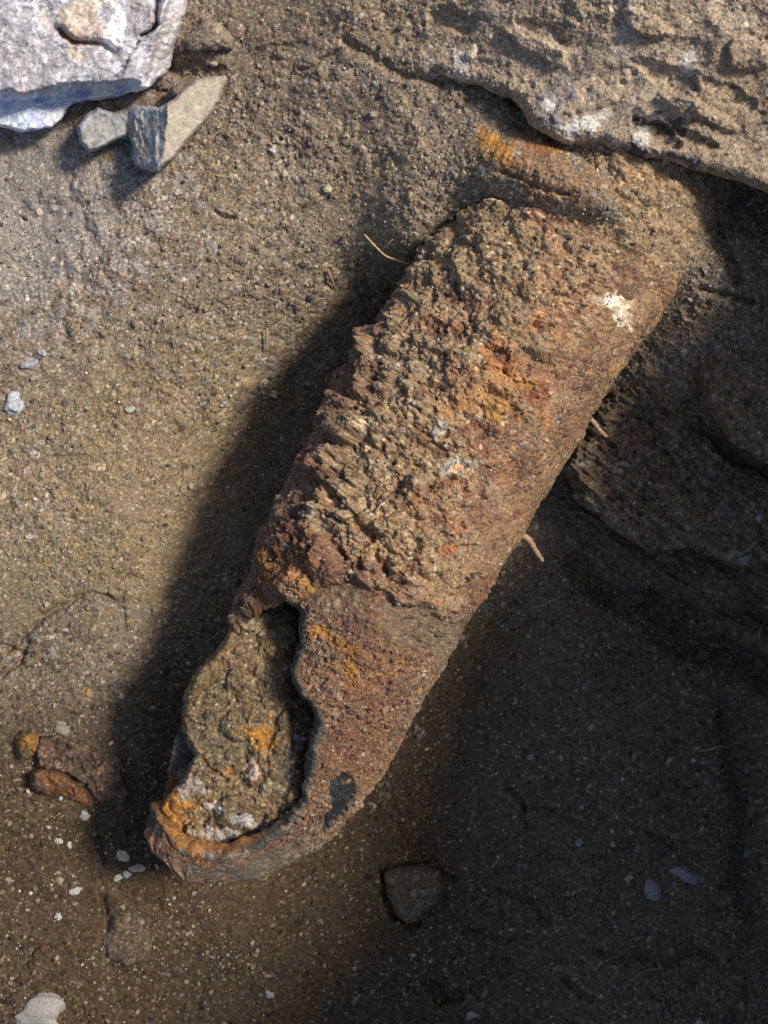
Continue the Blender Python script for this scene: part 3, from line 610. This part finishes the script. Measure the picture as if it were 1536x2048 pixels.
# soil filling the torn end
FPL = [(318,1622),(330,1596),(368,1548),(386,1512),(374,1486),(362,1470),(360,1425),(364,1395),(385,1350),(420,1312),(448,1275),(470,1240),(500,1215),(560,1190),(640,1180),(690,1300),(690,1560),(640,1640),(560,1690),(440,1712),(360,1700)]
def fillz(px, py, d):
    z = ZA+.014+0*px
    rt = px-(640+.0*py)+30*np.cos((py-1400)/90.)
    z = z-.010*sst(-60, 0, rt)-.006*sst(1180, 1250, 1430-py)*0
    z = z-.012*sst(1560, 1700, py)-.012*sst(1300, 1200, py)
    z = z+K0*(fbm(px, py, 110, 3, 1501)*22+fbm(px, py, 40, 4, 1507, .6)*9)+K0*7*stamp(px, py, 44, .7, 1531, .35, .7)[0]/10+K0*.6*stamp(px, py, 17, .8, 1532, .3, .7)[0]+K0*16*blob(px, py, 500, 1245, 26, 22, 0)+K0*12*blob(px, py, 470, 1330, 60, 60, 0)
    z = z+crack(px, py, [(385,1500),(420,1535),(450,1560)], 5, 10, 1511)*K0
    return z-.014*(1-dome(d, 14))
def fillc(px, py, d, c):
    global col, PX, PY, n2, n3, KN
    KN = 1.5; PX, PY = px, py; n2 = fbm(px, py, 26, 4, 1521); n3 = fbm(px, py, 9, 3, 1527); col = c
    P_(530,1480,46,28,20,(.44,.21,.045)); P_(460,1540,16,14,0,(.42,.23,.06)); P_(505,1535,26,15,-60,(.58,.44,.36)); P_(545,1530,14,14,0,(.32,.13,.06),.8)
    P_(380,1580,50,26,-40,(.36,.32,.29),.8); P_(395,1610,40,16,10,(.38,.22,.07),.7); P_(420,1615,18,10,0,(.56,.52,.42)); P_(480,1640,46,10,20,(.46,.45,.43),.9)
    P_(420,1670,52,18,10,(.44,.41,.38),.9); P_(350,1625,30,46,-35,(.42,.19,.05),.95); P_(440,1705,130,12,0,(.36,.15,.06),.9); P_(560,1660,50,16,-40,(.34,.16,.06),.8)
    P_(575,1500,30,80,10,(.10,.085,.08),.6); P_(500,1235,36,26,0,(.26,.22,.16),.8); P_(470,1230,20,40,30,(.33,.16,.06),.7); P_(450,1300,20,60,35,(.27,.17,.09),.6)
    P_(395,1395,10,60,25,(.24,.18,.08),.6); P_(600,1480,10,12,0,(.5,.5,.56),.8); P_(430,1500,60,50,0,(.17,.145,.10),.5)
    return col
fill = slab('soil_fill', FPL, fillz, lambda a, b, d: ZA-.02-.012*sst(10, 50, d)+0*a, M_soil, step=1.7, jag=(10, 3.5), seed=171, parent=pipe, colfn=fillc, pal=PAL*np.array((.82,.75,.62), F), tint=(.165,.118,.07), gritty=np.float32(1.0), rough=1.25)
fill.location = tuple(-x for x in base); fill['label'] = 'packed soil and rust inside the torn end, with orange and white spots'

# loose grains on the pipe: one part
n = 7000; I = R.integers(0, CRP.shape[0], n); J = R.integers(60, CRP.shape[1]-40, n)
ok = (CTH[I, J] > 2) & (I > 60) & (R.random(n) < .25+.75*sst(.9, .1, ts[J])); I, J = I[ok], J[ok]; pos = CRP[I, J]; n = len(pos)
rad = (1.2+1.4*R.random(n)+3.5*R.random(n)**14)*K0; mixr = R.random(n) < .25
c = np.where(mixr[:, None], PALR[R.integers(0, 15, n)], PAL[R.integers(0, 16, n)])*R.uniform(.8, 1.25, (n, 1))
ci_ = np.nonzero((dep0 < 8) & (Vw > 20) & (Vu > 960) & (Vu < 1400) & (metal0 < .2))[0]; ci_ = R.choice(ci_, 2600)
pos = np.concatenate([pos, POSC[ci_]]); rad = np.concatenate([rad, (1.3+1.3*R.random(2600)+4*R.random(2600)**14)*K0])
c = np.concatenate([c, PALR[R.integers(0, 14, 2600)]*R.uniform(.7, 1.2, (2600, 1))])
o = grit('grit', pos-np.array(base), rad, c, parent=pipe, seed=8); o['kind'] = 'stuff'

# ------------------------------------------------------------------ small rusty fragment at the left edge of the pit
fb = W(np.array(120.), np.array(1560.), np.array(-.026)); fb = tuple(float(x) for x in fb)
frag = tag(empty('rusty_fragment', fb), 'dark rusted metal fragment with orange knob and lip, half buried left of the pipe', 'metal fragment')
def fpart(name, poly, z0, th, seed, c, sl=(0, 0), lab=None, rd=14, pal=PALR):
    cx = np.mean([p[0] for p in poly]); cy = np.mean([p[1] for p in poly])
    o = slab(name, poly, lambda px, py, d: z0+sl[0]*(px-cx)+sl[1]*(py-cy)+K0*(fbm(px, py, 44, 5, seed+3, .65, True)*20+stamp(px, py, 22, .8, seed+4, .3, .7)[0]*.5)-.0095-th*(1-dome(d, rd)), lambda px, py, d: z0-.006+sl[0]*(px-cx)+sl[1]*(py-cy)-th+0*px, M_rust, step=1.8, jag=(16, 6), seed=seed, parent=frag,
             tint=c, pal=pal, mixc=.7, rough=1.1, lump=1.3, colfn=lambda px, py, d, k: paint(paint(k, sst(-.5, .3, fbm(px, py, 30, 3, seed+9))*.8, c), sst(.05, .35, fbm(px, py, 26, 4, seed+12, .6))*.8, (.12, .095, .07)))
    o.location = tuple(-x for x in fb)
    if lab: o['label'] = lab
    return o
fpart('body', [(80,1468),(130,1470),(190,1492),(240,1530),(268,1590),(255,1640),(215,1652),(192,1605),(170,1572),(110,1545),(70,1540),(66,1500)], -.013, .02, 1601, (.085,.06,.052), sl=(-.00004, -.00002))
fpart('knob', [(28,1470),(45,1458),(75,1462),(88,1485),(80,1505),(60,1522),(38,1530),(27,1505)], -.006, .02, 1611, (.26,.14,.035), lab='rounded ochre rust knob', rd=22)
fpart('lip', [(58,1545),(72,1533),(105,1532),(140,1550),(168,1572),(188,1600),(200,1635),(180,1640),(150,1615),(115,1600),(80,1592),(58,1572)], -.010, .018, 1621, (.20,.078,.026), sl=(-.00006, -.00016), lab='curved orange rusted lip')

# ------------------------------------------------------------------ single stones and chips
def stone(name, x, y, rx, ry, ang, flat, c1, c2, label, cat, seed, lift=.08, group=None, nz=.3):
    c1 = tuple(.45*a+.55*b for a, b in zip(c1, (.20, .155, .11)))
    r = np.random.default_rng(seed); n1_, n2_ = 26, 40; th_ = np.linspace(0, np.pi, n1_)[:, None]; ph = np.linspace(0, 2*np.pi, n2_, endpoint=False)[None]
    X = np.sin(th_)*np.cos(ph); Y = np.sin(th_)*np.sin(ph); Z = np.cos(th_)+0*ph; k = 1+0*X
    for _ in range(9):
        d = r.normal(size=3); d /= np.linalg.norm(d); q = X*d[0]+Y*d[1]+Z*d[2]; k = np.minimum(k, r.uniform(.72, .95)/np.maximum(q, .05))
    for f in (2.5, 5): 
        for _ in range(4):
            d = r.normal(size=3)*f; k = k*(1+nz/f*np.sin(X*d[0]+Y*d[1]+Z*d[2]+r.random()*6))
    X, Y, Z = X*k*rx, Y*k*ry, Z*k*min(rx, ry)*flat; c, s_ = math.cos(math.radians(ang)), math.sin(math.radians(ang))
    z0 = float(gz(np.array([x]), np.array([y]))[0]); kk = float(kz(z0))
    V = np.stack([(X*c-Y*s_)*kk, -(X*s_+Y*c)*kk, Z*kk], -1)
    i = np.arange(n1_*n2_).reshape(n1_, n2_); j = np.roll(i, -1, 1); Q = np.stack([i[:-1], j[:-1], j[1:], i[1:]], -1).reshape(-1, 4)
    key = (tuple(c1), tuple(c2))
    m = MS.get(key) or MS.setdefault(key, plain('stone_surface', c1, c2, 900, .55, .5))
    o = mesh(name, V, Q, m); o.location = ((x-768)*kk, (1024-y)*kk, z0+lift*min(rx, ry)*flat*kk)
    return tag(o, label, cat, group)
MS = {}
wh, cr, gr, bl = ((.42,.42,.42),(.66,.66,.64)), ((.50,.42,.26),(.68,.60,.42)), ((.24,.24,.24),(.36,.36,.35)), ((.38,.42,.50),(.62,.68,.78))
for a in (('pebble',31,808,17,21,10,.7,*bl,'bright blue-white rounded pebble near the left edge','pebble',1),
  ('pebble',62,726,16,14,-20,.6,(.3,.32,.35),(.52,.55,.6),'pale bluish pebble above the bright blue-white one near the left edge','pebble',2),
  ('pebble',86,707,10,6,20,.6,(.3,.31,.33),(.5,.52,.55),'small thin pale chip touching the bluish pebble near the left edge','pebble',3),
  ('pebble',249,1711,13,12,0,.6,*cr,'round cream pebble left of the torn pipe end','pebble',4),
  ('stone_chip',151,1782,16,7,-28,.5,(.40,.42,.41),(.52,.54,.53),'leaf-shaped pale grey chip in the lower left soil','stone chip',5),
  ('pebble',169,1632,11,9,25,.7,*wh,'white pebble just below the orange rusty lip','pebble',6),
  ('pebble',254,1748,9,7,0,.6,*wh,'white pebble below the round cream pebble, right one of a touching pair','pebble',7),
  ('pebble',235,1756,9,5,-25,.6,*wh,'narrow white pebble below the round cream pebble, left one of a touching pair','pebble',8),
  ('pebble',276,1735,14,8,10,.6,(.28,.27,.25),(.45,.43,.4),'pale grey gritty pebble just right of the white pair near the torn end','pebble',9),
  ('stone',76,2036,58,36,-10,.5,(.24,.25,.25),(.42,.43,.43),'grey speckled stone at the bottom left corner','stone',10),
  ('stone',120,1455,24,22,30,.45,(.2,.21,.18),(.27,.28,.24),'greenish grey stone just above the rusty fragment','stone',11),
  ('stone',1306,1782,26,20,50,.5,(.26,.25,.26),(.42,.4,.42),'pale purplish stone in the dark lower right soil, left of another','stone',12),
  ('stone',1372,1748,24,16,30,.5,(.24,.24,.26),(.38,.38,.41),'pale grey angular stone in the dark lower right soil, right of another','stone',13),
  ('pebble',1256,1757,7,9,40,.6,*cr,'tiny cream pebble at the left end of the purplish stone','pebble',14),
  ('pebble',546,299,8,8,0,.7,*wh,'white pebble in the upper soil right of the broken stone','pebble',15),
  ('pebble',652,377,8,8,0,.7,*cr,'cream pebble alone in the soil halfway between broken stone and pipe','pebble',16),
  ('pebble',177,1386,7,8,-30,.7,(.4,.18,.04),(.55,.28,.07),'small orange pebble in the soil above the rusty fragment','pebble',17),
  ('pebble',545,787,10,8,0,.7,(.4,.4,.36),(.58,.57,.5),'pale pebble at the edge of the shadow left of the pipe, lower one','pebble',18),
  ('pebble',527,762,9,7,20,.7,(.36,.36,.3),(.55,.54,.46),'pale pebble at the edge of the shadow left of the pipe, upper one','pebble',19),
  ('pebble',118,1682,8,7,0,.7,*wh,'white pebble below the rusty fragment, left one of a spaced pair','pebble',20),
  ('pebble',139,1691,7,7,0,.7,*wh,'white pebble below the rusty fragment, right one of a spaced pair','pebble',21),
  ('pebble',117,1832,7,8,0,.7,*wh,'white pebble below the leaf-shaped chip','pebble',22),
  ('pebble',541,1988,10,8,0,.6,(.3,.3,.3),(.46,.46,.46),'dull white pebble near the bottom edge, left of centre','pebble',23),
  ('pebble',940,2030,14,7,0,.6,(.26,.26,.25),(.4,.4,.38),'dull flat pebble at the bottom edge, right of centre','pebble',24),
  ('pebble',1062,895+620,7,6,0,.6,(.3,.3,.3),(.46,.46,.46),'faint pale pebble in the shaded ground right of the lower pipe','pebble',25),
  ('pebble',1158,1684,8,8,0,.6,(.3,.3,.32),(.46,.46,.5),'faint pale pebble above and left of the two pale stones','pebble',26),
  ('pebble',259,817,10,6,10,.6,(.42,.42,.38),(.6,.6,.55),'elongated pale pebble in the lit soil between the left edge and the pipe','pebble',27),
  ('pebble',66,905,9,7,-30,.6,(.4,.4,.38),(.58,.58,.56),'pale pebble below the bright blue-white pebble at the left','pebble',28),
  ('pebble',60,1072,9,7,0,.6,(.4,.4,.38),(.58,.58,.54),'pale pebble far down the lit soil near the left edge','pebble',29),
  ('pebble',80,423,6,8,0,.6,(.5,.46,.36),(.68,.64,.52),'cream pebble in the pale soil below the large rock','pebble',30)):
    stone(*a)

# ------------------------------------------------------------------ roots and straws
M_root = plain('root_bark', (.32,.20,.12), (.50,.36,.24), 1400, .8, .6); M_straw = plain('dry_straw', (.42,.31,.18), (.58,.45,.28), 1500, .7, .3)
def tube(pts, rads, name, mat, parent=None, nseg=9, seed=1):
    P = np.array([W(np.float64(p[0]), np.float64(p[1]), np.float64(p[2])) for p in pts]); m = 10; out = []; rr = []
    t = np.linspace(0, len(P)-1, (len(P)-1)*m+1)
    for x in t:
        i = min(int(x), len(P)-2); f = x-i; p0 = P[max(i-1, 0)]; p1 = P[i]; p2 = P[i+1]; p3 = P[min(i+2, len(P)-1)]
        out.append(.5*((2*p1)+(-p0+p2)*f+(2*p0-5*p1+4*p2-p3)*f*f+(-p0+3*p1-3*p2+p3)*f**3)); rr.append((rads[i]*(1-f)+rads[i+1]*f)*K0)
    out = np.array(out); rr = np.array(rr); rg = np.random.default_rng(seed); rr = rr*(1+.14*rg.standard_normal(len(rr)))
    T = np.gradient(out, axis=0); T /= np.linalg.norm(T, axis=1)[:, None]; up = np.array([.1, .2, 1.]); Nn = np.cross(T, up); Nn /= np.linalg.norm(Nn, axis=1)[:, None]; B = np.cross(T, Nn)
    a = np.linspace(0, 2*np.pi, nseg, endpoint=False)
    V = out[:, None]+rr[:, None, None]*(np.cos(a)[None, :, None]*Nn[:, None]+np.sin(a)[None, :, None]*B[:, None])
    V = np.concatenate([V, out[:1, None]+0*V[:1]])[:len(out)]; V[0] = out[0]+(V[0]-out[0])*.15; V[-1] = out[-1]+(V[-1]-out[-1])*.3
    i = np.arange(len(out)*nseg).reshape(-1, nseg); j = np.roll(i, -1, 1); Q = np.stack([i[:-1], j[:-1], j[1:], i[1:]], -1).reshape(-1, 4)
    b = tuple(float(v) for v in out[0]); o = mesh(name, V, Q, mat, loc=b)
    return o
z_ = lambda x, y, dz=.0: float(gz(np.array([x]), np.array([y]))[0])+dz
r1 = tag(tube([(1150,812,.030),(1168,824,.032),(1186,843,.030),(1197,858,.026),(1213,874,.020)], [5,5,4.6,4.4,3.4], 'root', M_root, seed=2), "short brown root poking out under the pipe's right side, upper of two", 'root')
r2 = tag(tube([(1015,1062,.028),(1034,1066,.030),(1056,1078,.028),(1070,1100,.022),(1086,1123,.016)], [5,5.5,6,5,4.4], 'root', M_root, seed=3), "forked brown root poking out under the pipe's right side, lower of two", 'root')
tw = tube([(1034,1067,.029),(1025,1078,.028),(1014,1084,.028)], [3,2.4,1.8], 'side_root', M_root, seed=4)
wm = tw.location.copy(); tw.parent = r2; tw.location = wm-r2.location
tag(tube([(728,468,z_(728,468,.004)),(750,492,z_(750,492,.004)),(772,512,z_(772,512,.006)),(800,522,z_(800,522,.008)),(826,530,z_(826,530,.014))], [1.8,2,2,1.8,1.2], 'rootlet', M_straw, seed=5), 'hair-thin pale rootlet curling against the left side of the upper pipe', 'root')
tag(tube([(766,500,z_(766,500,.005)),(776,488,z_(776,488,.006)),(786,478,z_(786,478,.005))], [1.6,1.6,1], 'rootlet', M_straw, seed=15), 'tiny pale rootlet stub branching beside the longer rootlet near the upper pipe', 'root')
tag(tube([(656,538,z_(656,538,.003)),(662,556,z_(662,556,.003)),(670,576,z_(670,576,.001))], [2.6,3,1.6], 'root', M_root, seed=6), 'small buried root tip in the lit soil left of the upper pipe', 'root')
tag(tube([(534,656,z_(534,656,.004)),(534,678,z_(534,678,.004)),(533,702,z_(533,702,.003))], [2,2.6,2], 'straw', M_straw, seed=7), 'short pale upright straw lying on the lit soil left of the pipe', 'straw')
tag(tube([(1395,1502,z_(1395,1502,.002)),(1420,1499,z_(1420,1499,.004)),(1440,1493,z_(1440,1493,.005)),(1462,1495,z_(1462,1495,.002))], [1.2,1.6,1.6,1], 'rootlet', M_straw, seed=8), 'thin pale rootlet on the shaded ground at the far right', 'root')
tag(tube([(1180,886,-.01),(1190,880,.01),(1198,862,.025)], [1,1,1], 'rootlet', M_straw, seed=9), 'tiny pale rootlet beneath the upper brown root', 'root')
tag(tube([(1518,1278,z_(1518,1278,.004)),(1522,1256,z_(1522,1256,.006)),(1536,1240,z_(1536,1240,.004))], [1,1.3,1], 'rootlet', M_straw, seed=10), 'fine pale rootlet at the right edge in deep shade', 'root')
